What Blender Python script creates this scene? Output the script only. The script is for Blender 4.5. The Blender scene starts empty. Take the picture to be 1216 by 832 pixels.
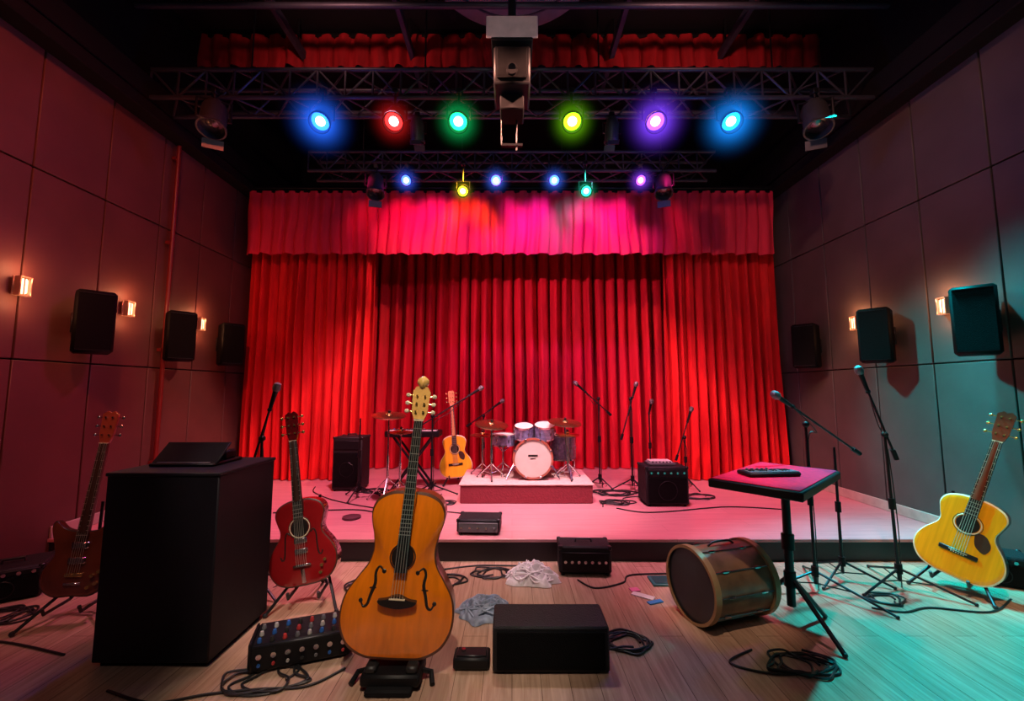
import bpy, math, random
from mathutils import Vector, Matrix, Euler, noise
random.seed(7)
scene = bpy.context.scene
R = math.radians

# ------------------------------------------------------------ materials
MATS = {}
def mat(name, col, rough=0.5, metal=0.0, var=0.12, scale=12.0, bump=0.0, emit=None, estr=0.0, coat=0.0, sheen=0.0, stretch=None, spec=0.5):
    if name in MATS: return MATS[name]
    m = bpy.data.materials.new(name); m.use_nodes = True
    nt = m.node_tree; N = nt.nodes; L = nt.links
    b = N['Principled BSDF']
    tc = N.new('ShaderNodeTexCoord'); mp = N.new('ShaderNodeMapping')
    if stretch: mp.inputs['Scale'].default_value = stretch
    L.new(tc.outputs['Object'], mp.inputs['Vector'])
    nz = N.new('ShaderNodeTexNoise'); nz.inputs['Scale'].default_value = scale; nz.inputs['Detail'].default_value = 4
    L.new(mp.outputs[0], nz.inputs['Vector'])
    cr = N.new('ShaderNodeValToRGB')
    c = col
    cr.color_ramp.elements[0].position = 0.3; cr.color_ramp.elements[1].position = 0.7
    cr.color_ramp.elements[0].color = (c[0]*(1-var), c[1]*(1-var), c[2]*(1-var), 1)
    cr.color_ramp.elements[1].color = (min(1,c[0]*(1+var)), min(1,c[1]*(1+var)), min(1,c[2]*(1+var)), 1)
    L.new(nz.outputs['Fac'], cr.inputs[0]); L.new(cr.outputs[0], b.inputs['Base Color'])
    b.inputs['Roughness'].default_value = rough; b.inputs['Metallic'].default_value = metal
    b.inputs['Coat Weight'].default_value = coat
    b.inputs['Coat Roughness'].default_value = 0.08
    b.inputs['Specular IOR Level'].default_value = spec
    if emit:
        b.inputs['Emission Color'].default_value = (*emit, 1); b.inputs['Emission Strength'].default_value = estr
    if bump:
        bp = N.new('ShaderNodeBump'); bp.inputs['Strength'].default_value = bump; bp.inputs['Distance'].default_value = 0.01
        L.new(nz.outputs['Fac'], bp.inputs['Height']); L.new(bp.outputs[0], b.inputs['Normal'])
    MATS[name] = m
    return m

def planks(name, c1, c2, mortar, rough, roww=0.13, length=1.4, rot=90, lo=.66):
    m = bpy.data.materials.new(name); m.use_nodes = True
    nt = m.node_tree; N = nt.nodes; L = nt.links; b = N['Principled BSDF']
    tc = N.new('ShaderNodeTexCoord'); mp = N.new('ShaderNodeMapping'); mp.inputs['Rotation'].default_value = (0, 0, R(rot))
    L.new(tc.outputs['Object'], mp.inputs['Vector'])
    br = N.new('ShaderNodeTexBrick'); br.inputs['Scale'].default_value = 1
    br.inputs['Brick Width'].default_value = length; br.inputs['Row Height'].default_value = roww
    br.inputs['Mortar Size'].default_value = 0.0014; br.inputs['Color1'].default_value = (*c1, 1)
    br.inputs['Color2'].default_value = (*c2, 1); br.inputs['Mortar'].default_value = (*mortar, 1)
    br.offset = 0.37
    L.new(mp.outputs[0], br.inputs['Vector'])
    mp2 = N.new('ShaderNodeMapping'); mp2.inputs['Scale'].default_value = (1.5, 22, 1)
    L.new(mp.outputs[0], mp2.inputs['Vector'])
    nz = N.new('ShaderNodeTexNoise'); nz.inputs['Scale'].default_value = 2.5; nz.inputs['Detail'].default_value = 7; nz.inputs['Distortion'].default_value = .6
    L.new(mp2.outputs[0], nz.inputs['Vector'])
    cr = N.new('ShaderNodeValToRGB'); cr.color_ramp.elements[0].position = .3; cr.color_ramp.elements[1].position = .72
    cr.color_ramp.elements[0].color = (lo, lo*.95, lo*.92, 1); cr.color_ramp.elements[1].color = (1.0, 1.0, 1.0, 1)
    L.new(nz.outputs['Fac'], cr.inputs[0])
    mx = N.new('ShaderNodeMix'); mx.data_type = 'RGBA'; mx.blend_type = 'MULTIPLY'; mx.inputs[0].default_value = 1
    L.new(br.outputs['Color'], mx.inputs[6]); L.new(cr.outputs[0], mx.inputs[7])
    L.new(mx.outputs[2], b.inputs['Base Color'])
    b.inputs['Roughness'].default_value = rough
    bp = N.new('ShaderNodeBump'); bp.inputs['Strength'].default_value = .12; bp.inputs['Distance'].default_value = .004
    L.new(nz.outputs['Fac'], bp.inputs['Height']); L.new(bp.outputs[0], b.inputs['Normal'])
    return m

BLACK = mat('black_plastic', (.004, .004, .005), .5, spec=.25)
TOLEX = mat('black_tolex', (.006, .006, .008), .6, bump=.5, scale=180, spec=.35)
MATTE = mat('matte_black_paint', (.004, .004, .005), .8, spec=.2)
DKPAINT = mat('podium_charcoal', (.005, .005, .008), .6, spec=.3)
GRILLE = mat('speaker_grille_cloth', (.0035, .0035, .004), .9, var=.5, scale=260, bump=.6, spec=.10)
SPKB = mat('speaker_cabinet_black', (.0025, .0025, .003), .55, spec=.15)
STEEL = mat('chrome_steel', (.62, .62, .65), .18, 1)
DSTEEL = mat('dark_steel', (.03, .03, .034), .35, .8)
TRUSS = mat('truss_metal', (.05, .05, .07), .5, .6)
BRASS = mat('cymbal_brass', (.75, .55, .25), .25, 1, scale=40)
GOLD = mat('gold_hardware', (.75, .52, .18), .25, .9)
STRING = mat('string_metal', (.75, .7, .6), .3, .8)
EBONY = mat('ebony', (.013, .010, .009), .35)
ROSE = mat('rosewood', (.05, .022, .014), .4, scale=30)
NECKW = mat('maple_neck', (.5, .28, .10), .35, stretch=(1, 1, .1), scale=40)
RUBBER = mat('rubber_cable', (.008, .008, .009), .5)
WHITE = mat('white_plastic', (.6, .58, .56), .5)
CREAM = mat('drum_head_cream', (.60, .53, .46), .6, var=.04)
GREY = mat('grey_plastic', (.12, .12, .13), .5)
IVORY = mat('ivory_binding', (.75, .65, .45), .4)

# ------------------------------------------------------------ geometry builder
def crom(pts, n=6, closed=False):
    P = [Vector(p) for p in pts]; out = []
    N = len(P); rng = range(N) if closed else range(N-1)
    for i in rng:
        if closed: a, b, c, d = P[(i-1) % N], P[i], P[(i+1) % N], P[(i+2) % N]
        else: a, b, c, d = P[max(i-1, 0)], P[i], P[i+1], P[min(i+2, N-1)]
        for k in range(n):
            t = k/n
            out.append(0.5*((2*b)+(c-a)*t+(2*a-5*b+4*c-d)*t*t+(3*b-a-3*c+d)*t**3))
    if not closed: out.append(P[-1])
    return out

class G:
    def __init__(s): s.v = []; s.f = []; s.m = []; s.slots = []; s.T = Matrix.Identity(4)
    def mi(s, m):
        if m not in s.slots: s.slots.append(m)
        return s.slots.index(m)
    def add(s, vs, fs, m):
        o = len(s.v); s.v += [s.T @ Vector(p) for p in vs]
        for k, f in enumerate(fs):
            s.f.append([i+o for i in f]); s.m.append(s.mi(m[k] if isinstance(m, list) else m))
    def box(s, c, d, m, bev=0.0, rot=(0, 0, 0)):
        x, y, z = d[0]/2, d[1]/2, d[2]/2
        M = Matrix.Translation(c) @ Euler(rot).to_matrix().to_4x4()
        b = min(bev, x*.9, y*.9, z*.9)
        if b <= 0:
            vs = [(i*x, j*y, k*z) for i in (-1, 1) for j in (-1, 1) for k in (-1, 1)]
            fs = [(0, 1, 3, 2), (4, 6, 7, 5), (0, 4, 5, 1), (2, 3, 7, 6), (0, 2, 6, 4), (1, 5, 7, 3)]
        else:
            vs = []; idx = {}
            for i in (-1, 1):
                for j in (-1, 1):
                    for k in (-1, 1):
                        for a in range(3):
                            p = [i*(x-b), j*(y-b), k*(z-b)]
                            p[a] = (i*x, j*y, k*z)[a]
                            idx[(i, j, k, a)] = len(vs); vs.append(tuple(p))
            fs = []
            I = lambda i, j, k, a: idx[(i, j, k, a)]
            for q in (-1, 1):
                fs.append([I(q, -1, -1, 0), I(q, 1, -1, 0), I(q, 1, 1, 0), I(q, -1, 1, 0)][::q])
                fs.append([I(-1, q, -1, 1), I(-1, q, 1, 1), I(1, q, 1, 1), I(1, q, -1, 1)][::q])
                fs.append([I(-1, -1, q, 2), I(1, -1, q, 2), I(1, 1, q, 2), I(-1, 1, q, 2)][::q])
            for q in (-1, 1):
                for r in (-1, 1):
                    fs.append([I(q, r, -1, 0), I(q, r, 1, 0), I(q, r, 1, 1), I(q, r, -1, 1)][::-q*r])
                    fs.append([I(q, -1, r, 0), I(q, 1, r, 0), I(q, 1, r, 2), I(q, -1, r, 2)][::q*r])
                    fs.append([I(-1, q, r, 1), I(1, q, r, 1), I(1, q, r, 2), I(-1, q, r, 2)][::-q*r])
            for i in (-1, 1):
                for j in (-1, 1):
                    for k in (-1, 1):
                        fs.append([I(i, j, k, 0), I(i, j, k, 1), I(i, j, k, 2)][::i*j*k])
        s.add([M @ Vector(p) for p in vs], fs, m)
    def lathe(s, prof, o, ax, m, n=24, cap0=True, cap1=True):
        q = Vector((0, 0, 1)).rotation_difference(Vector(ax).normalized()); o = Vector(o)
        vs = []; fs = []
        for (r, h) in prof:
            for i in range(n):
                a = 2*math.pi*i/n
                vs.append(o + q @ Vector((r*math.cos(a), r*math.sin(a), h)))
        for k in range(len(prof)-1):
            for i in range(n):
                j = (i+1) % n
                fs.append((k*n+i, k*n+j, (k+1)*n+j, (k+1)*n+i))
        mm = m
        if isinstance(m, list):
            mm = []
            for k in range(len(prof)-1): mm += [m[k]]*n
        if cap0: fs.append(list(range(n))[::-1]); 
        if cap1: fs.append([(len(prof)-1)*n+i for i in range(n)])
        if isinstance(m, list): mm += ([m[0]] if cap0 else [])+([m[-1]] if cap1 else [])
        s.add(vs, fs, mm)
    def cyl(s, p0, p1, r, m, r1=None, n=14):
        p0 = Vector(p0); p1 = Vector(p1); d = p1-p0
        s.lathe([(r, 0), (r if r1 is None else r1, d.length)], p0, d, m, n)
    def tube(s, pts, r, m, n=7, closed=False):
        P = [Vector(p) for p in pts]; vs = []; fs = []; up = None
        N = len(P)
        for i, p in enumerate(P):
            if closed: t = (P[(i+1) % N]-P[i-1])
            else: t = (P[min(i+1, N-1)]-P[max(i-1, 0)])
            if t.length < 1e-9: t = Vector((0, 0, 1))
            t.normalize()
            if up is None:
                up = t.orthogonal().normalized()
            else:
                up = (up - t*up.dot(t))
                up = up.normalized() if up.length > 1e-6 else t.orthogonal().normalized()
            w = t.cross(up)
            rr = r[i] if isinstance(r, (list, tuple)) else r
            for k in range(n):
                a = 2*math.pi*k/n; vs.append(p+(up*math.cos(a)+w*math.sin(a))*rr)
        for i in range(N if closed else N-1):
            for k in range(n):
                j = (k+1) % n; i2 = (i+1) % N
                fs.append((i*n+k, i*n+j, i2*n+j, i2*n+k))
        if not closed:
            fs.append(list(range(n))[::-1]); fs.append([(N-1)*n+k for k in range(n)])
        s.add(vs, fs, m)
    def sph(s, c, r, m, n=16, sc=(1, 1, 1)):
        vs = []; fs = []; h = n//2
        for i in range(h+1):
            p = math.pi*i/h
            for j in range(n):
                a = 2*math.pi*j/n
                vs.append((c[0]+r*sc[0]*math.sin(p)*math.cos(a), c[1]+r*sc[1]*math.sin(p)*math.sin(a), c[2]+r*sc[2]*math.cos(p)))
        for i in range(h):
            for j in range(n):
                k = (j+1) % n; fs.append((i*n+j, (i+1)*n+j, (i+1)*n+k, i*n+k))
        s.add(vs, fs, m)
    def ring(s, c, Rr, r, ax, m, n=28, k=8):
        q = Vector((0, 0, 1)).rotation_difference(Vector(ax).normalized()); c = Vector(c)
        s.tube([c+q @ Vector((Rr*math.cos(2*math.pi*i/n), Rr*math.sin(2*math.pi*i/n), 0)) for i in range(n)], r, m, k, True)
    def build(s, name, loc=None, rot=(0, 0, 0), smooth=40, scale=1.0):
        me = bpy.data.meshes.new(name)
        if loc is None:
            xs = [p.x for p in s.v]; ys = [p.y for p in s.v]; zs = [p.z for p in s.v]
            c = Vector(((min(xs)+max(xs))/2, (min(ys)+max(ys))/2, min(zs)))
            s.v = [p-c for p in s.v]; loc = c
        me.from_pydata([tuple(p) for p in s.v], [], s.f)
        for m in s.slots: me.materials.append(m)
        me.polygons.foreach_set('material_index', s.m)
        me.polygons.foreach_set('use_smooth', [True]*len(s.f))
        me.update()
        me.set_sharp_from_angle(angle=R(smooth))
        ob = bpy.data.objects.new(name, me); scene.collection.objects.link(ob)
        ob.location = loc; ob.rotation_euler = rot; ob.scale = (scale,)*3
        return ob

# ------------------------------------------------------------ room
WX = 3.55; YB = 6.9; YF = -3.2; ZC = 5.3
FLOORM = planks('oak_floor', (.54, .36, .26), (.45, .29, .205), (.14, .09, .06), .24)
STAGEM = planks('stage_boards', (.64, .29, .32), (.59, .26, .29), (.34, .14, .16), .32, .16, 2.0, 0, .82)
WALLL = mat('wall_panel_red_cast', (.100, .036, .032), .6, var=.14, scale=3, bump=.05)  # red light on this wall is put into its base colour
WALLR = mat('wall_panel_slate', (.072, .060, .056), .6, var=.14, scale=3, bump=.05)
g = G(); g.box((0, (YB+YF)/2, -.1), (2*WX+.4, YB-YF+.4, .2), FLOORM); g.build('floor')
g = G(); g.box((0, (YB+YF)/2, ZC+.1), (2*WX+.4, YB-YF+.4, .2), MATTE); g.build('ceiling')
g = G(); g.box((0, YB+.1, ZC/2), (2*WX+.4, .2, ZC), MATTE); g.build('wall_back')
g = G(); g.box((0, YF-.1, ZC/2), (2*WX+.4, .2, ZC), mat('rear_wall_paint', (.10, .07, .07), .8)); g.build('wall_front')
def sidewall(sgn, name, WALLM):
    g = G()
    g.box((sgn*(WX+.13), (YB+YF)/2, ZC/2), (.2, YB-YF, ZC), MATTE)
    y = YF+.02; st = .56; rows = [(0.0, 1.52), (1.52, 2.95), (2.95, 3.88)]
    while y < 5.75:
        for a, b in rows:
            g.box((sgn*(WX+.014), y+st/2, (a+b)/2), (.032, st-.011, b-a-.011), WALLM, .004)
        y += st
    g.build(name)
sidewall(-1, 'wall_left', WALLL); sidewall(1, 'wall_right', WALLR)
for sgn, nm in ((-1, 'left'), (1, 'right')):
    g = G(); g.box((sgn*(WX-.06), 1.3, 3.93), (.22, 9.0, .12), MATTE, .01)
    g.box((sgn*(WX-.10), 1.3, 4.12), (.12, 9.0, .22), MATTE, .01)
    g.build('trim_cornice_'+nm)
    g = G(); bm_ = mat('baseboard_paint', (.42, .34, .30), .5)
    g.box((sgn*(WX-.014), (3.34+5.2)/2, .215), (.02, 5.2-3.34, .09), bm_, .004)
    g.box((sgn*(WX-.014), (YF+3.3)/2, .04), (.02, 3.3-YF, .07), bm_, .004)
    g.build('baseboard_'+nm)
SZ = .17
g = G()
g.box((0, (3.34+YB)/2, SZ/2-.01), (2*WX-.01, YB-3.34-.02, SZ-.02), mat('stage_fascia', (.006, .005, .008), .5), 0)
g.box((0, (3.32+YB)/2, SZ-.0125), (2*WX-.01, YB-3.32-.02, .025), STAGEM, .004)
g.build('stage_platform')

# ------------------------------------------------------------ curtains
def velvet(name, col, var=.25):
    return mat(name, col, .8, var=var, scale=5, stretch=(3, 3, .4), spec=.3)
VEL = velvet('red_velvet', (.58, .008, .010)); VELB = velvet('deep_red_velvet', (.48, .005, .018)); VELV = velvet('valance_velvet', (.62, .022, .055), .12)
VELC = velvet('border_velvet', (.30, .006, .010))
def curtain(name, x0, x1, y, z0, z1, wl, amp, m, seed=0, rows=26, hem=0.0, irregular=.5, fine=.3):
    n = int((x1-x0)/wl*18); vs = []; fs = []
    for j in range(rows+1):
        v = j/rows; z = z0+(z1-z0)*v
        for i in range(n+1):
            x = x0+(x1-x0)*i/n
            ph = 2*math.pi*x/wl + irregular*5*noise.noise(Vector((x*1.9, seed, v*.7)))
            a = amp*(1+.9*noise.noise(Vector((x*3.5, seed+5, v*1.1))))*(1-.40*v)
            s_ = math.sin(ph)
            yy = y+a*s_+fine*a*math.sin(2.3*ph+3*noise.noise(Vector((x*2, 1, v+seed))))+.35*a*noise.noise(Vector((x*7, seed, v*.8)))
            xx = x+.12*wl*math.cos(ph)+ .03*noise.noise(Vector((x*1.5, v*2, seed+9)))*(1-v)
            zz = z + (hem*math.sin(ph*.5)*(1-v) if hem else 0)
            vs.append((xx, yy, zz))
    for j in range(rows):
        for i in range(n):
            a = j*(n+1)+i; fs.append((a, a+1, a+n+2, a+n+1))
    g = G(); g.add(vs, fs, m)
    g.box(((x0+x1)/2, y+.02, z1+.0), (x1-x0, .05, .04), MATTE)
    return g.build(name, smooth=100)
curtain('stage_curtain', -3.47, -1.80, 5.47, SZ+.01, 3.6, .125, .078, VEL, 1)
curtain('stage_curtain', 2.00, 3.47, 5.47, SZ+.01, 3.6, .125, .078, VEL, 3)
curtain('backdrop_curtain', -2.4, 2.6, 6.25, SZ+.01, 3.7, .17, .11, VELB, 7, irregular=.3, fine=.2)
curtain('curtain_valance', -3.40, 3.40, 5.27, 3.04, 3.88, .15, .024, VELV, 11, rows=10, hem=.012)
curtain('ceiling_border_curtain', -3.45, 3.45, 4.35, 4.84, 5.24, .2, .04, VELC, 15, rows=4)
g = G(); g.cyl((-3.5, 5.29, 3.93), (3.5, 5.29, 3.93), .025, DSTEEL); g.cyl((-3.5, 5.49, 3.66), (3.5, 5.49, 3.66), .02, DSTEEL)
g.build('curtain_rail')

# ------------------------------------------------------------ truss / rig
def truss(name, x0, x1, y, z, s, n):
    g = G()
    C = [(y-s/2, z-s/2), (y+s/2, z-s/2), (y-s/2, z+s/2), (y+s/2, z+s/2)]
    for c in C: g.cyl((x0, c[0], c[1]), (x1, c[0], c[1]), .020, TRUSS, n=10)
    for i in range(n):
        a = x0+(x1-x0)*i/n; b = x0+(x1-x0)*(i+1)/n
        u, w = (a, b) if i % 2 else (b, a)
        for (p, q) in ((0, 2), (1, 3), (0, 1), (2, 3)):
            g.cyl((u, *C[p]), (w, *C[q]), .010, TRUSS, n=6)
        g.cyl((a, *C[0]), (a, *C[2]), .010, TRUSS, n=6)
    k = 4
    for i in range(k):
        x = x0+(x1-x0)*(i+.5)/k
        g.cyl((x, y, z+s/2), (x, y, ZC-.01), .008, DSTEEL, n=6)
    return g.build(name)
truss('lighting_truss', -3.4, 3.4, 3.85, 4.17, .28, 26)
truss('lighting_truss', -2.45, 2.45, 4.95, 4.04, .24, 22)
for x in (-2.3, -1.1, 1.1, 2.3):
    g = G(); g.box((x, 1.9, 4.98), (.05, 6.0, .09), TRUSS, .004)
    g.cyl((x, -.5, 5.02), (x, -.5, ZC-.01), .01, DSTEEL); g.cyl((x, 4.2, 5.02), (x, 4.2, ZC-.01), .01, DSTEEL)
    g.build('ceiling_beam')
for y, z in ((3.05, 4.86), (3.6, 4.86), (1.9, 4.86), (4.75, 4.6)):
    g = G(); g.cyl((-3.5, y, z), (3.5, y, z), .028, TRUSS)
    for x in (-3, 1.4, 3): g.cyl((x, y, z), (x, y, ZC-.01), .008, DSTEEL, n=6)
    g.build('rigging_pipe')
g = G(); g.lathe([(.75, 0), (.80, .03), (.80, .12), (.5, .2), (.1, .25)], (0, 3.25, 5.0), (0, 0, 1), mat('duct_grey', (.14, .13, .14), .5), 48)
g.ring((0, 3.25, 5.0), .62, .012, (0, 0, 1), TRUSS, 48); g.build('ceiling_air_diffuser')
g = G()
g.box((0, 3.35, 3.93), (.30, .34, .33), BLACK, .015)
g.box((0, 3.17, 3.93), (.24, .02, .26), GRILLE, .004)
g.box((0, 3.32, 4.13), (.34, .34, .03), MATTE, .008); g.box((0, 3.16, 4.235), (.42, .02, .19), mat('pale_panel', (.66, .50, .48), .6), .006)
g.box((0, 3.40, 3.69), (.20, .22, .13), MATTE, .01)
g.cyl((0, 3.17, 3.86), (0, 3.13, 3.855), .045, MATTE, n=24); g.cyl((0, 3.132, 3.86), (0, 3.125, 3.855), .03, mat('lens_glass', (.01, .015, .02), .15, coat=.3), n=24)
g.cyl((0, 3.4, 4.12), (0, 3.4, 5.0), .035, DSTEEL); g.box((0, 3.28, 4.235), (.04, .24, .04), DSTEEL)
g.cyl((-.09, 3.45, 3.40), (-.09, 3.45, 3.66), .008, DSTEEL); g.cyl((.04, 3.45, 3.35), (.04, 3.45, 3.66), .008, DSTEEL)
g.box((0, 3.45, 3.40), (.18, .03, .02), DSTEEL)
g.build('ceiling_projector')

# light fixtures
def spot(name, loc, tgt, col, power, ang=60, blend=.6, size=.08, parent=None):
    l = bpy.data.lights.new(name, 'SPOT'); l.color = col; l.energy = power; l.spot_size = R(ang); l.spot_blend = blend; l.shadow_soft_size = size
    o = bpy.data.objects.new(name, l); scene.collection.objects.link(o)
    o.location = loc; d = Vector(tgt)-Vector(loc); o.rotation_euler = d.to_track_quat('-Z', 'Y').to_euler()
    if parent:
        bpy.context.view_layer.update()
        o.parent = parent; o.matrix_parent_inverse = parent.matrix_world.inverted()
    return o
def bulb(name, loc, col, p, size=.03, parent=None):
    l = bpy.data.lights.new(name, 'POINT'); l.color = col; l.energy = p; l.shadow_soft_size = size
    o = bpy.data.objects.new(name, l); scene.collection.objects.link(o); o.location = loc
    if parent:
        bpy.context.view_layer.update(); o.parent = parent; o.matrix_parent_inverse = parent.matrix_world.inverted()
def halo(loc, col, rad, k, parent):
    """painted lamp glow: emission-only sphere at the lens, fading with radius"""
    m = bpy.data.materials.new('lamp_halo_glow'); m.use_nodes = True; nt = m.node_tree; N = nt.nodes; L = nt.links
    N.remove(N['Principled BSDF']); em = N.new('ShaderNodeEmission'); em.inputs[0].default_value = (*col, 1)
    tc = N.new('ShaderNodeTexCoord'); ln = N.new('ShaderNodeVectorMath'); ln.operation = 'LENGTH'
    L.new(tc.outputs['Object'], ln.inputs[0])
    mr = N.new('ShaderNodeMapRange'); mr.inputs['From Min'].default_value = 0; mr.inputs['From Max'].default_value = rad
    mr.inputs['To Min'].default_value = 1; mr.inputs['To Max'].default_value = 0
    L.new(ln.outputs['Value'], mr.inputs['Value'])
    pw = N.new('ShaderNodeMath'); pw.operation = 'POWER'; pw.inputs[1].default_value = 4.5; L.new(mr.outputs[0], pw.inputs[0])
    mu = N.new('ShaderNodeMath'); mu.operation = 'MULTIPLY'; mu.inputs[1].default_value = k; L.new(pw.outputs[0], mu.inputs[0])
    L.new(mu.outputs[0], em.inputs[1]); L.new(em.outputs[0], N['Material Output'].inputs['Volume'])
    g = G(); g.sph((0, 0, 0), rad, m, 24); ob = g.build('lamp_halo', loc)  # glow is painted as emission; nothing in the sphere scatters light
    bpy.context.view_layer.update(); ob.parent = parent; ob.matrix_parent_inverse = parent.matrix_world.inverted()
CANB = mat('fresnel_can_grey', (.07, .07, .075), .4, .6)
def par(loc, tgt, col, power, toppipe, s=1.0, ang=55, lit=True, core=14, spill=0, glow=0, hr=.3):
    loc = Vector(loc); d = (Vector(tgt)-loc).normalized(); g = G()
    L_ = .26*s; r = .085*s
    g.lathe([(r*.5, -L_*.75), (r*.8, -L_*.6), (r, -L_*.4), (r, L_*.3), (r*1.12, L_*.32), (r*1.12, L_*.42), (r*1.0, L_*.42), (r*.92, L_*.22)], loc, d, MATTE if lit else CANB, 24, True, False)
    key = '%02d%02d%02d' % tuple(int(c*99) for c in col)
    if lit:
        ringm = mat('lens_glow_'+key, col, .3, emit=col, estr=4)
        cc = tuple(.25+.75*c for c in col); corem = mat('lamp_core_'+key, col, .3, emit=cc, estr=core)
    else:
        ringm = mat('dark_lens', (.02, .02, .03), .2, coat=.5); corem = mat('lens_bulb_off', (.15, .15, .15), .2, .8)
    g.lathe([(r*.93, L_*.22), (r*.50, L_*.24)], loc, d, ringm, 24, False, False)
    g.lathe([(r*.50, L_*.24), (r*.3, L_*.27), (.001, L_*.28)], loc, d, corem, 24, False, True)
    side = d.cross(Vector((0, 0, 1))).normalized()
    top = Vector((loc.x, loc.y, loc.z+r*1.7))
    for q in (-1, 1):
        g.tube([loc+side*q*r*1.02, loc+side*q*r*1.25, top+side*q*r*1.25, top], .010*s, DSTEEL, 6)
    g.cyl(top, (loc.x, loc.y, max(toppipe, top.z+.02)), .012, DSTEEL); g.box((loc.x, loc.y, max(toppipe, top.z+.02)), (.05, .06, .05), DSTEEL, .005)
    if not lit:
        upv = side.cross(d).normalized(); p = loc+d*(L_*.42)
        for q in (-1, 1):
            c = p+upv*q*r*1.08; a_ = side*r*.8; b_ = (d*.8+upv*q*.45).normalized()*r*.8; th_ = upv*.004
            vs = [c-a_, c+a_, c+a_+b_, c-a_+b_]; vs += [v+th_ for v in vs]
            g.add(vs, [(0, 1, 2, 3), (7, 6, 5, 4), (0, 4, 5, 1), (1, 5, 6, 2), (2, 6, 7, 3), (3, 7, 4, 0)], CANB)
    ob = g.build('stage_spotlight', loc=None)
    if lit and power > 0:
        spot('lamp', loc+d*(L_*.45), tgt, col, power, ang, parent=ob, size=.06)
    if lit and spill: bulb('truss_tint_fill', loc+d*(L_*.9), col, spill, .05, ob)  # added point light tinting the truss near the lens
    if glow: halo(loc+d*(L_*.3), col, hr, glow, ob)
    return ob
BLUE = (.02, .14, 1.0); CY = (.01, .26, 1.0); RED = (1., .02, .02); GRN = (.01, 1., .22); YG = (.30, 1., .01); PUR = (.20, .05, 1.)
TZ = 4.05
for x, c, p, sp in ((-1.75, BLUE, 60, 6), (-1.08, RED, 60, 1.5), (-.49, GRN, 20, 1), (.55, YG, 20, 1), (1.31, PUR, 60, 4), (2.0, CY, 80, 6)):
    par((x, 3.66, 3.78), (x*.75, 0.9, 0.6), c, p, TZ, spill=sp, glow=(14 if c[2] > .5 else 8), hr=(.40 if c[2] > .5 else .30))
for x, c in ((-1.25, (.05, .12, 1.)), (-.19, (.06, .16, 1.)), (.50, (.05, .16, 1.)), (1.52, (.25, .06, 1.))):
    par((x, 4.80, 3.79), (x, 0.5, 1.0), c, 0, 3.95, .72, core=9, spill=1.5, glow=14, hr=.24)
for x, c in ((-.57, (.9, .8, .02)), (.86, (.02, 1., .45))):
    par((x, 4.72, 3.62), (x, 0.5, .6), c, 0, 3.95, .72, core=9, spill=.5, glow=8, hr=.2)
for x, t in ((-2.75, (-2.0, 2.2, 0)), (2.80, (2.2, 2.2, 0))):
    par((x, 3.66, 3.78), t, (1, 1, 1), 0, TZ, 1.25, lit=False)
for x in (-1.62, 1.80): par((x, 4.80, 3.70), (x*.7, 3.3, 0), (1, 1, 1), 0, 3.95, 1.1, lit=False)
for x in (-.95, 1.0): par((x, 4.0, 3.86), (x, 4.9, 0), (1, 1, 1), 0, TZ, .8, lit=False)
for x, c, p in ((-1.75, (1, .02, .15), 20), (-1.35, (1, .02, .35), 50), (-.98, (.9, .04, .7), 74), (-.57, (1., .42, .02), 90), (-.15, (.65, .04, 1.), 100), (.40, (.42, .04, 1.), 115), (.80, (.05, .9, .6), 60), (1.0, (.6, .04, 1.), 76), (1.42, (.7, .04, .9), 74), (1.85, (1., .02, .25), 20)):
    spot('valance_wash_lamp', (x, 4.55, 3.86), (x*1.02, 5.27, 3.36), c, p, 66, .9, .05)

# ------------------------------------------------------------ wall speakers & sconces
def wall_speaker(sgn, y, z=1.82):
    g = G(); x = sgn*3.37
    a = sgn*R(48)
    g.T = Matrix.Translation((x, y, z)) @ Matrix.Rotation(-a, 4, 'Z')
    g.box((0, 0, 0), (.24, .20, .50), SPKB, .02)
    g.box((0, -.102, 0), (.21, .010, .46), GRILLE, .004)
    for q in (-1, 1): g.box((0, -.109, q*.225), (.20, .004, .006), DSTEEL)
    g.T = Matrix.Identity(4)
    g.cyl((x, y, z), (sgn*3.53, y+.02, z), .02, DSTEEL); g.box((sgn*3.527, y+.02, z), (.012, .1, .16), DSTEEL, .003)
    g.build('wall_speaker')
for y in (3.36, 4.24, 5.02): wall_speaker(-1, y, 1.84)
for y in (3.03, 3.87, 4.80): wall_speaker(1, y, 1.80)
SG = mat('sconce_glow', (1, .75, .5), .4, emit=(1., .58, .34), estr=3)
SM = mat('sconce_metal', (.55, .38, .28), .35, .7)
def sconce(sgn, y, z):
    g = G(); x = sgn*3.535
    g.box((x-sgn*.01, y, z), (.012, .095, .14), SM, .003)
    g.box((x-sgn*.035, y, z), (.035, .040, .11), SG, .010)
    for q in (-.034, .034): g.box((x-sgn*.032, y+q, z), (.05, .009, .14), SM, .003)
    g.box((x-sgn*.032, y, z-.066), (.05, .075, .007), SM); g.box((x-sgn*.032, y, z+.066), (.05, .075, .007), SM)
    for q in (-.014, .014): g.box((x-sgn*.058, y+q, z), (.005, .005, .13), SM)
    ob = g.build('wall_sconce')
    bulb('bulb', (x-sgn*.10, y, z+.12), (1, .36, .16), 2.6, .03, ob); bulb('bulb', (x-sgn*.10, y, z-.12), (1, .36, .16), 1.8, .03, ob)
for y in (2.96, 3.80, 4.70): sconce(-1, y, 2.04)
for y in (3.37, 4.26): sconce(1, y, 1.98)
PIPE = mat('red_pipe_paint', (.14, .010, .008), .4)
g = G(); g.cyl((-3.49, 4.2, .175), (-3.49, 4.2, 3.85), .020, PIPE)
for z in (.6, 1.7, 2.8, 3.7): g.box((-3.51, 4.2, z), (.04, .07, .03), PIPE)
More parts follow.
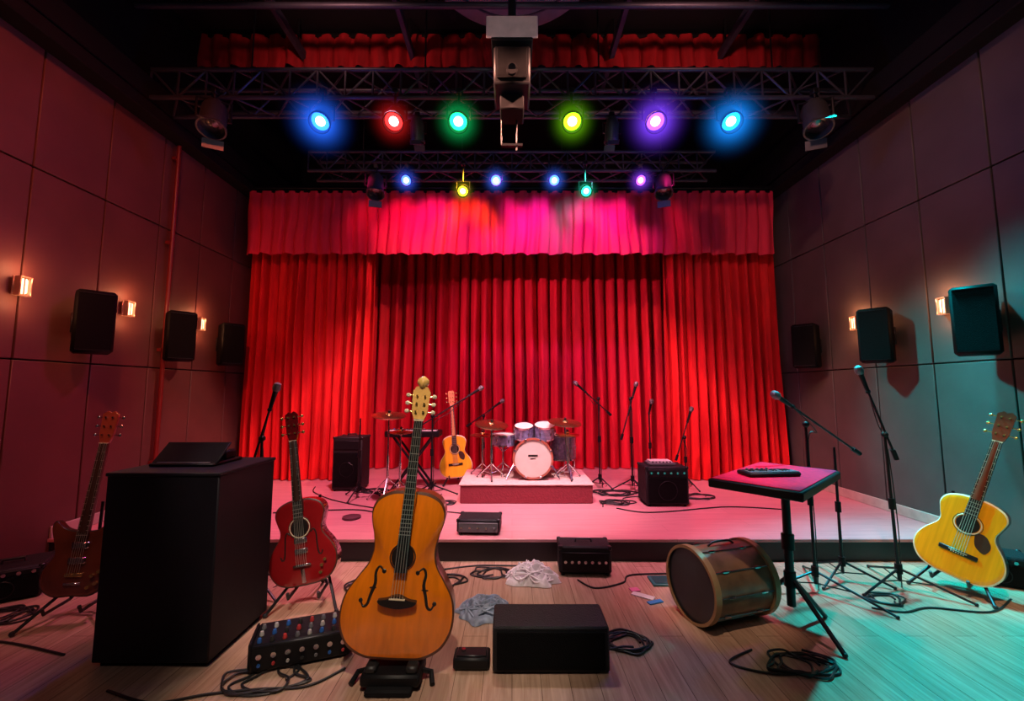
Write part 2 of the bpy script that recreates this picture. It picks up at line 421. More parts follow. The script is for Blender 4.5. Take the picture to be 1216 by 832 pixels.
g.build('wall_pipe')

# ------------------------------------------------------------ instruments
def mirror_outline(half):
    pts = half+[(-w, z) for w, z in half[::-1]]
    return [(p.x, p.y) for p in crom([(a, b, 0) for a, b in pts], 6, True)]
def body(g, out, y0, y1, top, side, bind, dome=0.0, cz=None):
    n = len(out); cz = cz if cz is not None else sum(p[1] for p in out)/n
    rings = [(.25, y0-dome), (.5, y0-dome*.92), (.72, y0-dome*.65), (.88, y0-dome*.22), (.965, y0), (1.0, y0+.005), (1.0, y1-.006), (.97, y1)]
    vs = []; fs = []; ms = []
    for s_, y in rings:
        for (x, z) in out: vs.append((x*s_, y, cz+(z-cz)*s_))
    for k in range(len(rings)-1):
        mm = top if k < 4 else (bind if k == 4 else side)
        for i in range(n):
            j = (i+1) % n; fs.append((k*n+i, k*n+j, (k+1)*n+j, (k+1)*n+i)); ms.append(mm)
    fs.append(list(range(n))); ms.append(top)
    k = len(rings)-1; fs.append([k*n+i for i in range(n)][::-1]); ms.append(side)
    g.add(vs, fs, ms)
    def depth(x, z):
        a = math.atan2(z-cz, x); best = min(out, key=lambda p: abs((math.atan2(p[1]-cz, p[0])-a+math.pi) % (2*math.pi)-math.pi))
        s_ = math.hypot(x, z-cz)/max(1e-6, math.hypot(best[0], best[1]-cz))
        for q in range(4):
            if s_ <= rings[q+1][0]:
                t = max(0, (s_-rings[q][0])/(rings[q+1][0]-rings[q][0])); return rings[q][1]+t*(rings[q+1][1]-rings[q][1])
        return y0
    return depth
def poly(g, pts, y0, y1, m):
    n = len(pts); vs = [(x, y0, z) for x, z in pts]+[(x, y1, z) for x, z in pts]
    fs = [list(range(n)), [n+i for i in range(n)][::-1]]+[(i, n+i, n+(i+1) % n, (i+1) % n) for i in range(n)]
    g.add(vs, fs, m)
def neck(g, z0, z1, w0, w1, yf, fb, nk, frets=14, fbz=None):
    fbz = fbz if fbz is not None else z0
    poly(g, [(-w0, fbz), (w0, fbz), (w1, z1), (-w1, z1)], yf-.008, yf, fb)
    g.tube([(0, yf+.010, z0), (0, yf+.009, z1)], [w0*.95, w1*.95], nk, 10)
    for i in range(1, frets):
        z = z1-(z1-fbz)*(1-2**(-i/12))*1.75
        if z > fbz+.01:
            w = w0+(w1-w0)*(z-fbz)/(z1-fbz)
            g.box((0, yf-.009, z), (2*w, .002, .003), STRING)
            if i in (3, 5, 7, 9): g.cyl((0, yf-.0085, z+.012), (0, yf-.0095, z+.012), .004, IVORY, n=8)
def strings(g, z0, z1, y0, y1, w0, w1, n=6):
    for i in range(n):
        t = i/(n-1)-.5
        g.cyl((t*w0, y0, z0), (t*w1, y1, z1), .0011, STRING, n=4)
def head(g, z0, L_, w, y, m, pegs=3, pm=STEEL):
    poly(g, [(-w*.62, z0), (w*.62, z0), (w*1.0, z0+L_*.25), (w*1.12, z0+L_*.9), (w*.45, z0+L_), (0, z0+L_*.95), (-w*.45, z0+L_), (-w*1.12, z0+L_*.9), (-w*1.0, z0+L_*.25)], y, y+.016, m)
    for i in range(pegs):
        z = z0+L_*(.25+.55*i/(max(1, pegs-1)))
        for q in (-1, 1):
            g.cyl((q*w*.5, y, z), (q*w*.5, y-.010, z), .005, pm, n=8)
            g.cyl((q*w*.9, y+.01, z), (q*(w+.022), y+.01, z), .003, pm, n=6)
            g.sph((q*(w+.028), y+.01, z), .0095, pm, 8, (1, .5, 1.1))
    g.box((0, y-.004, z0), (w*1.3, .008, .006), IVORY)

AC = [(.03, 0), (.09, .004), (.152, .03), (.192, .09), (.197, .155), (.172, .22), (.128, .285), (.121, .325), (.134, .37), (.144, .42), (.125, .465), (.075, .492), (.02, .50)]
def acoustic(name, loc, rot, top, side, hole=True, fholes=False, dome=0.0, neckm=NECKW, headm=ROSE, fb=EBONY, scale=1.0, pick=ROSE, th=.10, pegs=3, bind=IVORY):
    g = G(); out = mirror_outline(AC)
    dp = body(g, out, 0, th, top, side, bind, dome, cz=.24)
    if hole:
        g.lathe([(.050, 0), (.050, .004)], (0, dp(0, .335)-.001, .335), (0, -1, 0), EBONY, 28)
        g.ring((0, dp(0, .335)-.003, .335), .057, .0028, (0, 1, 0), IVORY); g.ring((0, dp(0, .335)-.003, .335), .064, .0014, (0, 1, 0), ROSE)
    if pick and not fholes:
        p = [(p_.x, p_.y) for p_ in crom([(.045, .30, 0), (.085, .30, 0), (.115, .25, 0), (.10, .20, 0), (.06, .22, 0), (.045, .26, 0)], 4, True)]
        poly(g, p, -.002, .001, pick)
    if fholes:
        for q in (-1, 1):
            P = crom([(q*.060, 0, .30), (q*.075, 0, .315), (q*.088, 0, .29), (q*.092, 0, .23), (q*.098, 0, .175), (q*.112, 0, .165), (q*.120, 0, .185)], 5)
            g.tube([(p_.x, dp(p_.x, p_.z)+.001, p_.z) for p_ in P], .0045, EBONY, 6)
        for z in (.26, .20): g.box((0, -dome-.006, z), (.075, .012, .03), STEEL, .004)
        g.box((0, -dome-.008, .12), (.10, .016, .014), STEEL, .003)
        for q in ((.11, .10), (.13, .13), (.10, .06)): g.cyl((q[0], dp(*q), q[1]), (q[0], dp(*q)-.014, q[1]), .009, GOLD, n=12)
        g.tube([(0, 0, .02), (0, -dome-.006, .10)], .012, STEEL, 6)
        zb = .12
    else:
        g.box((0, -dome-.005, .155), (.17, .010, .026), fb, .004); g.box((0, -dome-.011, .158), (.08, .004, .004), IVORY)
        for i in range(6): g.sph((-.027+.0108*i, -dome-.011, .149), .0035, IVORY, 6)
        zb = .158
    neck(g, .49, .86, .028, .022, -dome-.010, fb, neckm, 15, fbz=.385)
    poly(g, [(-.028, .43), (.028, .43), (.028, .50), (-.028, .50)], -.01-dome, .05, neckm)
    head(g, .86, .185, .034, -dome-.012, headm, pegs, GOLD)
    strings(g, zb, .862, -dome-.018, -dome-.020, .056, .036)
    return g.build(name, loc, rot, scale=scale)
BURG = mat('burgundy_lacquer', (.26, .008, .010), .15, coat=1, scale=6)
BURGS = mat('burgundy_side', (.12, .006, .008), .2, coat=1)
YEL = mat('amber_spruce', (.85, .34, .008), .25, coat=.8, stretch=(1, 1, .06), scale=60, var=.1)
YEL2 = mat('honey_spruce', (.85, .42, .02), .3, coat=.6, stretch=(1, 1, .06), scale=60, var=.1)
MAHO = mat('mahogany', (.16, .03, .015), .3, coat=.6, scale=20)
acoustic('archtop_guitar', (-1.24, 2.64, .135), (R(-7), R(-9), R(8)), BURG, BURGS, hole=True, fholes=True, dome=.012, headm=BURGS, neckm=ROSE, bind=ROSE)
acoustic('acoustic_guitar', (2.82, 2.84, .11), (R(-9), R(16), R(-58)), YEL, MAHO, headm=MAHO, neckm=MAHO, scale=1.06, pegs=3)
acoustic('acoustic_guitar', (-.66, 5.14, .26), (R(-7), R(-5), R(4)), YEL2, MAHO, headm=NECKW, scale=1.0)

# electric guitar at far left
g = G()
pts = [(0, 0), (.09, .0), (.15, .05), (.165, .12), (.13, .20), (.115, .25), (.15, .33), (.165, .40), (.135, .425), (.085, .37), (.04, .345), (-.04, .345), (-.10, .36), (-.15, .40), (-.165, .36), (-.135, .27), (-.125, .21), (-.165, .13), (-.155, .05), (-.09, 0)]
out = [(p.x, p.y) for p in crom([(a, b, 0) for a, b in pts], 5, True)]
SUN = mat('cherry_sunburst', (.12, .028, .014), .2, coat=1, scale=5, var=.4)
body(g, out, 0, .042, SUN, mat('dark_walnut', (.04, .015, .01), .3), EBONY, .004, cz=.19)
for z in (.27, .19): g.box((0, -.010, z), (.085, .014, .036), STEEL, .004)
g.box((0, -.010, .115), (.085, .014, .020), GOLD, .003); g.box((0, -.010, .07), (.08, .012, .014), STEEL, .003)
for q in ((.09, .11), (.115, .07), (.08, .05), (.12, .13)): g.cyl((*[q[0]], -.004, q[1]), (q[0], -.02, q[1]), .010, GOLD, n=12)
neck(g, .34, .84, .028, .021, -.012, ROSE, ROSE, 20, fbz=.31)
head(g, .84, .19, .036, -.014, mat('cherry_head', (.34, .06, .03), .3, coat=.6), 3, STEEL)
strings(g, .115, .842, -.020, -.022, .055, .036)
g.build('electric_guitar', (-2.47, 2.47, .15), (R(-7), R(3), R(12)))

# cello-like instrument
g = G()
CH = [(.05, 0), (.13, .006), (.205, .045), (.246, .11), (.257, .18), (.243, .26), (.198, .335), (.158, .395), (.143, .455), (.149, .515), (.168, .585), (.169, .64), (.142, .688), (.085, .716), (.02, .722)]
out = mirror_outline(CH)
CEL = mat('amber_cello_varnish', (.80, .20, .006), .20, coat=1, stretch=(1, 1, .08), scale=34, var=.12)
CELS = mat('cello_ribs', (.20, .05, .012), .3, coat=.5)
dp = body(g, out, 0, .12, CEL, CELS, mat('purfling_brown', (.10, .03, .012), .35), .035, cz=.34)
for q in (-1, 1):
    P = crom([(q*.075, 0, .375), (q*.098, 0, .392), (q*.112, 0, .365), (q*.108, 0, .325), (q*.122, 0, .275), (q*.133, 0, .235), (q*.150, 0, .225), (q*.163, 0, .248)], 6)
    g.tube([(p.x, dp(p.x, p.z)+.002, p.z) for p in P], [.0035+.004*math.sin(math.pi*i/(len(P)-1)) for i in range(len(P))], EBONY, 8)
    for e in (P[0], P[-1]): g.sph((e.x, dp(e.x, e.z), e.z), .010, EBONY, 10, (1, .4, 1))
    yy = dp(q*.115, .305); g.box((q*.115, yy-.002, .305), (.030, .004, .004), EBONY)
g.lathe([(.050, 0), (.050, .004)], (0, dp(0, .44)-.002, .44), (0, -1, 0), EBONY, 28); g.ring((0, dp(0, .44)-.004, .44), .056, .003, (0, 1, 0), ROSE)
poly(g, [(p.x, p.y) for p in crom([(-.085, .262, 0), (-.05, .268, 0), (0, .285, 0), (.05, .268, 0), (.085, .262, 0), (.07, .245, 0), (.03, .235, 0), (0, .232, 0), (-.03, .235, 0), (-.07, .245, 0)], 4, True)], -.062, -.03, EBONY)
g.box((0, -.064, .272), (.07, .006, .006), IVORY)
poly(g, [(-.028, .47-.09), (.028, .38), (.020, 1.06), (-.020, 1.06)], -.062, -.052, EBONY)
g.tube([(0, -.03, .70), (0, -.040, .78), (0, -.042, 1.06)], [.03, .021, .018], NECKW, 10)
poly(g, [(-.027, .60), (.027, .60), (.027, .73), (-.027, .73)], -.052, .02, CEL)
for i in range(1, 20):
    z = 1.06-.78*(1-2**(-i/12)); w = .028-.008*(z-.38)/.68
    if z > .40: g.box((0, -.063, z), (2*w, .002, .003), STRING)
HG = mat('gold_maple_head', (.85, .50, .14), .25, coat=.8)
poly(g, [(-.020, 1.05), (.020, 1.05), (.036, 1.09), (.042, 1.19), (.026, 1.215), (-.026, 1.215), (-.042, 1.19), (-.036, 1.09)], -.060, -.036, HG)
g.box((0, -.064, 1.055), (.044, .010, .008), IVORY)
g.tube([(0, -.048+.02*math.cos(a)*(1-a/9), 1.232+.024*math.sin(a)*(1-a/9)) for a in [i*.35-1.5 for i in range(20)]], .018, HG, 10)
g.sph((0, -.048, 1.238), .030, HG, 16, (1, 1, .9))
for i in range(3):
    z = 1.095+.038*i
    for q in (-1, 1):
        g.cyl((q*.03, -.05, z), (q*.056, -.05, z), .0035, GOLD, n=8); g.sph((q*.062, -.05, z), .012, IVORY, 10, (1, .5, .9))
        g.cyl((q*.018, -.060, z), (q*.018, -.070, z), .005, GOLD, n=8)
strings(g, .272, 1.057, -.068, -.070, .050, .034, 5)
g.cyl((0, .06, -.02), (0, .06, .01), .012, EBONY)
g.build('cello', (-.535, 1.99, .105), (R(-5), R(5), R(4)))
g = G()
g.box((-.53, 2.02, .045), (.26, .16, .05), BLACK, .01); g.box((-.53, 2.02, .015), (.20, .22, .03), MATTE, .008)
for q in (-1, 1):
    g.tube([(-.53+q*.12, 2.02, .05), (-.53+q*.165, 2.03, .035), (-.53+q*.18, 1.98, .012)], .012, BLACK, 8)
    g.box((-.53+q*.09, 1.985, .082), (.05, .06, .03), RUBBER, .008)
g.tube([(-.53, 2.10, .04), (-.525, 2.2, .25), (-.52, 2.2, .42)], .012, BLACK, 8)
g.build('cello_stand')

def guitar_stand(loc, rz, w=.17):
    g = G(); z0 = loc[2]
    g.T = Matrix.Translation(loc) @ Matrix.Rotation(rz, 4, 'Z')
    hub = (0, .19, .30)
    g.tube([(0, .21, .62), hub], .009, DSTEEL, 8); g.cyl((0, .19, .26), (0, .19, .34), .018, BLACK)
    for q in (-1, 1):
        g.tube([hub, (q*w*.55, .13, .15), (q*w*1.15, -.06, .012)], .009, DSTEEL, 8); g.sph((q*w*1.15, -.06, .014), .014, RUBBER, 8)
        g.tube([hub, (q*.06, .17, .12), (q*.085, .145, .085), (q*.085, -.03, .085), (q*.085, -.045, .12)], .009, RUBBER, 8)
    g.tube([hub, (0, .30, .10), (0, .36, .012)], .009, DSTEEL, 8); g.sph((0, .36, .014), .014, RUBBER, 8)
    g.tube([(-.06, .17, .12), (.06, .17, .12)], .007, DSTEEL, 8)
    g.T = Matrix.Identity(4)
    g.build('guitar_stand')
guitar_stand((-1.23, 2.63, 0), R(8)); guitar_stand((-2.47, 2.46, 0), R(12)); guitar_stand((2.82, 2.83, 0), R(-58)); guitar_stand((-.66, 5.14, SZ), R(4), .13)

# ------------------------------------------------------------ mic stands
def mic(g, p, d, s=1.0):
    d = Vector(d).normalized(); p = Vector(p)
    g.lathe([(.009*s, 0), (.012*s, .02*s), (.016*s, .12*s), (.018*s, .125*s)], p, d, BLACK, 14)
    g.lathe([(.018*s, .125*s), (.025*s, .138*s), (.027*s, .155*s), (.022*s, .178*s), (.008*s, .188*s)], p, d, mat('mic_mesh', (.18, .18, .19), .4, .8, scale=300, bump=.6), 16)
def mic_stand(base, ztop, boom=None, rz=0.0, foot=.27, lean=(0, 0), withmic=True, r=.010, name='microphone_stand'):
    g = G(); b = Vector(base); top = Vector((b.x+lean[0], b.y+lean[1], ztop))
    hubz = b.z+.13
    g.cyl((b.x, b.y, b.z+.05), top, r, DSTEEL, r*.85); 
    mid = Vector((b.x, b.y, b.z+.05)).lerp(top, .52); dd = (top-b).normalized()
    g.cyl(mid-dd*.035, mid+dd*.035, r*1.8, BLACK); g.cyl((b.x, b.y, hubz-.03), (b.x, b.y, hubz+.03), r*2.1, BLACK)
    for k in range(3):
        a = rz+k*2*math.pi/3
        f = Vector((b.x+foot*math.cos(a), b.y+foot*math.sin(a), b.z+.011))
        g.cyl((b.x, b.y, hubz), f, .0075, DSTEEL, n=8); g.sph(f, .011, RUBBER, 8)
        h = Vector((b.x, b.y, b.z+.055)); g.cyl(h, Vector((b.x, b.y, hubz)).lerp(f, .5), .004, DSTEEL, n=6)
    if boom:
        p0, p1 = Vector(boom[0]), Vector(boom[1])
        g.cyl(p0, p1, .0075, DSTEEL, n=10)
        g.sph(top, .022, BLACK, 10); d = (p0-p1).normalized()
        g.cyl(p1-d*.0, p1-d*.07, .015, BLACK)
        if withmic:
            g.sph(p0, .016, BLACK, 8); mic(g, p0, d)
        g.tube(crom([p0, p0.lerp(p1, .4)+Vector((0, .01, -.05)), top+Vector((.012, 0, -.1)), Vector((b.x+.02, b.y, b.z+.4)), Vector((b.x+.03, b.y+.02, b.z+.02)), Vector((b.x+.1, b.y+.1, b.z+.008))], 6), .0035, RUBBER, 6)
    elif withmic:
        g.sph(top, .016, BLACK, 8); mic(g, top, (.1, -.35, .9))
    g.build(name)
mic_stand((1.97, 2.86, 0), 1.07, ((1.85, 2.80, 1.19), (2.33, 2.93, .90)), rz=R(-55), foot=.40)
mic_stand((2.27, 3.02, 0), .90, None, rz=R(-30), foot=.27, withmic=False)
mic_stand((2.55, 2.90, 0), 1.00, ((2.44, 2.90, 1.29), (2.575, 2.90, .90)), rz=R(-42), foot=.34, lean=(-.02, 0))
mic_stand((-1.66, 2.84, 0), .98, ((-1.62, 2.84, 1.17), (-1.74, 2.84, .72)), rz=R(-30), foot=.24)
mic_stand((-.86, 4.60, SZ), 1.02, ((-.47, 4.63, 1.24), (-.98, 4.58, .92)), rz=.3, foot=.28)
mic_stand((-.36, 5.35, SZ), .98, ((-.24, 5.30, 1.08), (-.52, 5.40, .88)), rz=.9, foot=.18)
mic_stand((1.02, 5.0, SZ), 1.20, ((.86, 4.97, 1.28), (1.12, 5.02, 1.05)), rz=1.2, foot=.20)
mic_stand((1.37, 4.90, SZ), 1.20, ((1.395, 4.90, 1.22), (1.27, 4.90, .80)), rz=R(-60), foot=.24)
mic_stand((1.66, 5.15, SZ), 1.02, None, rz=.4, foot=.16)
mic_stand((2.02, 5.0, SZ), .75, ((2.06, 5.0, .93), (1.93, 5.0, .55)), rz=R(-70), foot=.2)
mic_stand((-1.62, 4.55, SZ), 1.0, None, rz=.4, foot=.22, withmic=False)

# ------------------------------------------------------------ podium & laptop
g = G()
g.box((-1.70, 2.34, .455), (.55, .48, .86), DKPAINT, .006); g.box((-1.70, 2.34, .89), (.56, .49, .018), DKPAINT, .004); g.box((-1.70, 2.34, .015), (.50, .43, .03), MATTE)
g.build('podium')
g = G()
g.box((-1.74, 2.38, .908), (.34, .25, .016), BLACK, .005)
g.box((-1.74, 2.335, .960), (.35, .012, .15), BLACK, .005, (R(-48), 0, 0))
g.box((-1.74, 2.43, .94), (.30, .10, .05), BLACK, .01)
for i in range(4): g.box((-1.74, 2.29+.035*i-.01, .918), (.28, .02, .004), GREY, .002)
g.build('laptop_computer')

# ------------------------------------------------------------ table right
g = G(); a = R(42)
PINK = mat('magenta_table_cloth', (.85, .010, .07), .8, scale=40, spec=.2)
g.T = Matrix.Translation((1.50, 2.44, 0)) @ Matrix.Rotation(a, 4, 'Z')
g.box((0, 0, .80), (.78, .44, .045), BLACK, .006); g.box((0, 0, .8255), (.75, .41, .006), PINK, .003)
g.box((0, 0, .765), (.22, .2, .03), DSTEEL, .004)
g.T = Matrix.Identity(4)
TX, TY = 1.54, 2.44
g.cyl((TX, TY, .12), (TX, TY, .76), .022, DSTEEL, n=20); g.cyl((TX, TY, .42), (TX, TY, .50), .032, BLACK, n=20); g.cyl((TX, TY, .22), (TX, TY, .30), .03, BLACK)
for k in (-72, 22, 100):
    f = (TX+.27*math.cos(R(k)), TY+.27*math.sin(R(k)), .014)
    g.cyl((TX, TY, .28), f, .012, DSTEEL); g.sph(f, .014, RUBBER, 8)
g.build('pedestal_table')
g = G(); g.T = Matrix.Translation((1.43, 2.40, .8295)) @ Matrix.Rotation(R(6), 4, 'Z')
g.box((0, 0, .012), (.30, .12, .022), BLACK, .006)
for i in range(15): g.box((-.133+i*.019, -.022, .025), (.0165, .062, .005), GREY, .001)
for i in range(14):
    if i % 7 not in (2, 6): g.box((-.1235+i*.019, -.008, .029), (.009, .036, .006), EBONY, .001)
for i in range(5): g.cyl((-.1+i*.03, .04, .022), (-.1+i*.03, .04, .031), .007, GREY, n=10)
g.build('mini_keyboard')

# ------------------------------------------------------------ floor drum (lying)
g = G(); DB = mat('drum_shell_brown', (.15, .085, .045), .4, scale=10, var=.35, coat=.3); HOOP = mat('drum_hoop_olive', (.36, .23, .11), .4, .2, scale=10)
th = R(17); ax = Vector((math.cos(th), math.sin(th), 0)); r = .20; o = Vector((1.02, 2.50, r*1.03+.001)); Ln = .40
g.lathe([(r*.96, 0), (r*.96, Ln)], o, ax, DB, 48)
HEADD = mat('drum_head_black', (.025, .032, .04), .35, scale=4, var=.4)
g.lathe([(.001, -.004), (r*.97, -.004)], o, ax, HEADD, 48, False, False)
for h in (0, Ln): g.lathe([(r*.95, h-.018), (r*1.03, h-.018), (r*1.03, h+.018), (r*.95, h+.018)], o, ax, HOOP, 48, False, False)
up = Vector((0, 0, 1)); sd = ax.cross(up)
for i in range(10):
    t = 2*math.pi*(i+.5)/10; dd = up*math.cos(t)+sd*math.sin(t)
    g.cyl(o+ax*.01+dd*r*.985, o+ax*(Ln-.01)+dd*r*.985, .0035, STEEL, n=6)
    for h in (.09, Ln-.09): g.lathe([(.007, -.02), (.009, 0), (.007, .02)], o+ax*h+dd*r*.975, ax, STEEL, 8)
g.tube(crom([o+ax*.12+up*r*.97, o+ax*.16+up*(r+.012), o+ax*.26+up*(r+.012), o+ax*.30+up*r*.97], 5), .006, DSTEEL, 8)
g.build('bass_drum')

# ------------------------------------------------------------ boxes / gear
def amp(name, c, d, rz=0, knobs=6, grille=True, handle=True, face=BLACK):
    g = G(); g.T = Matrix.Translation(c) @ Matrix.Rotation(rz, 4, 'Z')
    w, dp_, h = d
    g.box((0, 0, h/2+.008), (w, dp_, h-.016), TOLEX, .012)
    if grille:
        g.box((0, -dp_/2-.003, h*.40), (w*.90, .012, h*.62), GRILLE, .003)
        g.ring((0, -dp_/2-.010, h*.40), min(w, h)*.24, .003, (0, 1, 0), DSTEEL)
    g.box((0, -dp_/2-.003, h*.85 if grille else h*.5), (w*.90, .010, h*.16 if grille else h*.6), face, .003)
    for i in range(knobs):
        x = -w*.38+w*.76*i/max(1, knobs-1); z = h*.85 if grille else h*.5
        g.cyl((x, -dp_/2-.006, z), (x, -dp_/2-.022, z), min(.011, h*.07), STEEL, n=10)
    if handle: g.tube([(-w*.16, 0, h-.005), (-w*.14, 0, h+.022), (w*.14, 0, h+.022), (w*.16, 0, h-.005)], .008, RUBBER, 6)
    for i in (-1, 1):
        for j in (-1, 1):
            g.cyl((i*w*.42, j*dp_*.4, 0), (i*w*.42, j*dp_*.4, .012), .014, RUBBER, n=8)
            g.box((i*(w/2-.012), j*(dp_/2-.012), h-.012), (.03, .03, .03), DSTEEL, .006)
    g.T = Matrix.Identity(4)
    return g.build(name)
amp('guitar_amplifier', (1.52, 4.36, SZ), (.42, .28, .38), handle=False)
g = G(); g.box((1.50, 4.36, SZ+.395), (.26, .17, .025), GREY, .004); g.box((1.50, 4.38, SZ+.412), (.22, .12, .02), WHITE, .004)
for i in range(6): g.cyl((1.41+i*.035, 4.30, SZ+.405), (1.41+i*.035, 4.30, SZ+.418), .008, BLACK, n=8)
g.build('audio_mixer')
amp('loudspeaker_cabinet', (-1.86, 4.98, SZ), (.33, .28, .60), knobs=0)
amp('amplifier_head', (-.26, 3.52, SZ), (.34, .22, .12), R(-3), 5, False, False, GREY)
amp('guitar_amplifier', (.52, 3.19, 0), (.37, .20, .20), R(-2), 7, False, True)
amp('guitar_amplifier', (-3.20, 2.82, 0), (.34, .28, .20), R(35), 5, True, True)
amp('guitar_amplifier', (3.30, 3.02, 0), (.36, .22, .20), R(-28), 5, True, False)
g = G()
g.box((.18, 2.17, .108), (.54, .22, .20), TOLEX, .008); g.box((.18, 2.056, .108), (.50, .01, .165), GRILLE, .004)
for i in (-1, 1):
    for j in (-1, 1): g.cyl((.18+i*.22, 2.17+j*.08, 0), (.18+i*.22, 2.17+j*.08, .012), .014, RUBBER, n=8)
g.build('stage_monitor_speaker')
g = G(); g.box((-.19, 2.13, .032), (.17, .10, .05), BLACK, .008); g.box((-.19, 2.13, .060), (.14, .07, .008), DSTEEL, .003); g.box((-.19, 2.13, .005), (.15, .08, .01), RUBBER, .002)
g.cyl((-.23, 2.13, .06), (-.23, 2.13, .075), .010, STEEL); g.build('effects_pedal')
g = G(); g.T = Matrix.Translation((-1.03, 2.22, 0)) @ Matrix.Rotation(R(20), 4, 'Z')
g.box((0, 0, .07), (.44, .22, .12), BLACK, .012); g.box((0, -.02, .128), (.42, .18, .010), DSTEEL, .004, (R(4), 0, 0))
PC = [mat('knob_blue', (.02, .10, .35)), mat('knob_red', (.4, .03, .03)), mat('knob_pale', (.4, .38, .36)), mat('knob_dark', (.02, .02, .02)), GREY]
for i in range(8):
    for j in range(3):
        x = -.185+i*.053; y = -.085+j*.055
        g.lathe([(.010, 0), (.011, .006), (.007, .020)], (x, y, .131+j*.003), (0, 0, 1), PC[(i*3+j*2) % 5], 10)
for i in range(7):
    g.cyl((-.18+i*.06, -.111, .085), (-.18+i*.06, -.122, .085), .012, STEEL, n=14); g.cyl((-.18+i*.06, -.111, .045), (-.18+i*.06, -.119, .045), .007, PC[i % 5], n=10)
for q in (-1, 1): g.box((q*.222, 0, .08), (.012, .20, .11), DSTEEL, .003)
for q in (-1, 1): g.box((q*.18, 0, .006), (.03, .18, .012), RUBBER)
g.build('pedalboard_mixer')

def crumple(name, c, sx, sy, h, m, seed, f=7):
    vs = []; fs = []; n = 80
    for j in range(n+1):
        for i in range(n+1):
            u = i/n*2-1; v = j/n*2-1
            rr = math.sqrt(u*u+v*v); k = max(abs(u), abs(v)); s_ = (k/rr if rr > 0 else 1)
            x = u*s_; y = v*s_; rad = math.hypot(x, y); ang = math.atan2(y, x)
            edge = 1+.40*noise.noise(Vector((math.cos(ang)*2.2, math.sin(ang)*2.2, seed)))
            w1 = noise.noise(Vector((x*1.3, y*1.3, seed))); w2 = noise.noise(Vector((x*1.6+4, y*1.6, seed+3)))
            fold = .5+.5*math.sin(f*(x*.8+y*.5+1.1*w1)); fold2 = .5+.5*math.sin(f*1.5*(y*.9-x*.3+1.2*w2)+1)
            mound = max(0, 1-rad**2.2)
            z = h*(mound**.7)*(.30+.42*fold+.28*fold2) + h*.05*max(0, 1-rad)
            vs.append((x*sx*edge, y*sy*edge, max(.002, z)))
    for j in range(n):
        for i in range(n):
            a = j*(n+1)+i; fs.append((a, a+1, a+n+2, a+n+1))
    g = G(); g.T = Matrix.Translation(c); g.add(vs, fs, m); g.T = Matrix.Identity(4)
    rnd = random.Random(int(seed*10))
    for q in range(5):
        P = []; a0 = rnd.random()*6
        for i in range(9):
            a = a0+i*.75; rr = .35+.6*rnd.random(); P.append((c[0]+sx*rr*math.cos(a), c[1]+sy*rr*math.sin(a), .012+h*.75*max(0, 1-rr**2)))
        g.tube(crom(P, 6), .006, m, 6)
    return g.build(name, smooth=180)
crumple('crumpled_cloth', (.13, 3.04, .002), .19, .14, .12, mat('pale_cloth', (.70, .66, .70), .9, var=.18, scale=20), 3.3, 10)
crumple('crumpled_bag', (-.16, 2.62, .002), .165, .14, .08, mat('grey_nylon', (.19, .23, .31), .45, var=.4, scale=18), 8.1, 11)

# cables
def cable(pts, r=.0055, n=8):
    g = G(); g.tube(crom([(p[0], p[1], (p[2] if len(p) > 2 else 0)+r+.001) for p in pts], n), r, RUBBER, 7); return g.build('cable')
def coil(c, rad, loops, seed, z=0.0, ysc=.7, r=.0055):
    rnd = random.Random(seed); P = []
    for i in range(loops*9):
        a = i/9*2*math.pi; rr = rad*(.55+.5*rnd.random())
        P.append((c[0]+rr*math.cos(a)+.3*rad*math.sin(i*.13), c[1]+rr*ysc*math.sin(a), z+r+.001+.0035*(i//9)*rnd.random()))
    g = G(); g.tube(crom(P, 5), r, RUBBER, 6); return g.build('coiled_cable')
coil((-1.12, 2.02), .17, 4, 1); coil((-.85, 2.95), .22, 5, 2); coil((.58, 2.30), .12, 4, 3); coil((1.36, 2.12), .14, 5, 4)
coil((-.16, 3.12), .14, 4, 5); coil((-.50, 3.0), .16, 3, 6)
coil((-.95, 3.75), .2, 4, 7, SZ); coil((-1.0, 4.25), .25, 5, 8, SZ); coil((1.12, 4.75), .22, 6, 9, SZ); coil((1.6, 4.8), .20, 5, 10, SZ)
coil((-.75, 4.35), .15, 4, 11, SZ); coil((-2.95, 2.55), .18, 6, 12); coil((2.3, 2.75), .12, 3, 13); coil((1.95, 4.6), .18, 3, 14, SZ)
coil((1.05, 4.35), .15, 5, 21, SZ); coil((-1.55, 4.85), .16, 4, 22, SZ)
cable([(-1.75, 1.95), (-1.5, 1.88), (-1.3, 1.93), (-1.1, 1.96), (-.9, 1.98), (-.78, 2.1)])
cable([(-1.1, 2.95), (-.85, 3.05), (-.6, 3.15), (-.3, 3.25), (-.1, 3.26), (.25, 3.24)])
cable([(.49, 2.28), (.62, 2.2), (.7, 2.32), (.6, 2.42), (.5, 2.38)])
cable([(1.2, 2.24), (1.04, 2.14), (1.2, 2.06), (1.45, 2.08), (1.55, 2.16), (1.45, 2.24)])
cable([(.45, 3.02), (.55, 2.9), (.75, 2.98), (.85, 3.1), (1.3, 3.12)])
cable([(-3.4, 2.35), (-3.1, 2.25), (-2.8, 2.3), (-2.6, 2.3), (-2.2, 2.2)])
cable([(-2.2, 4.0, SZ), (-1.5, 4.1, SZ), (-1.1, 3.95, SZ), (-.7, 4.05, SZ), (-.3, 3.9, SZ), (-.1, 3.7, SZ)])
cable([(1.0, 4.15, SZ), (1.2, 4.02, SZ), (1.5, 4.05, SZ), (2.1, 4.2, SZ), (2.6, 4.1, SZ)])
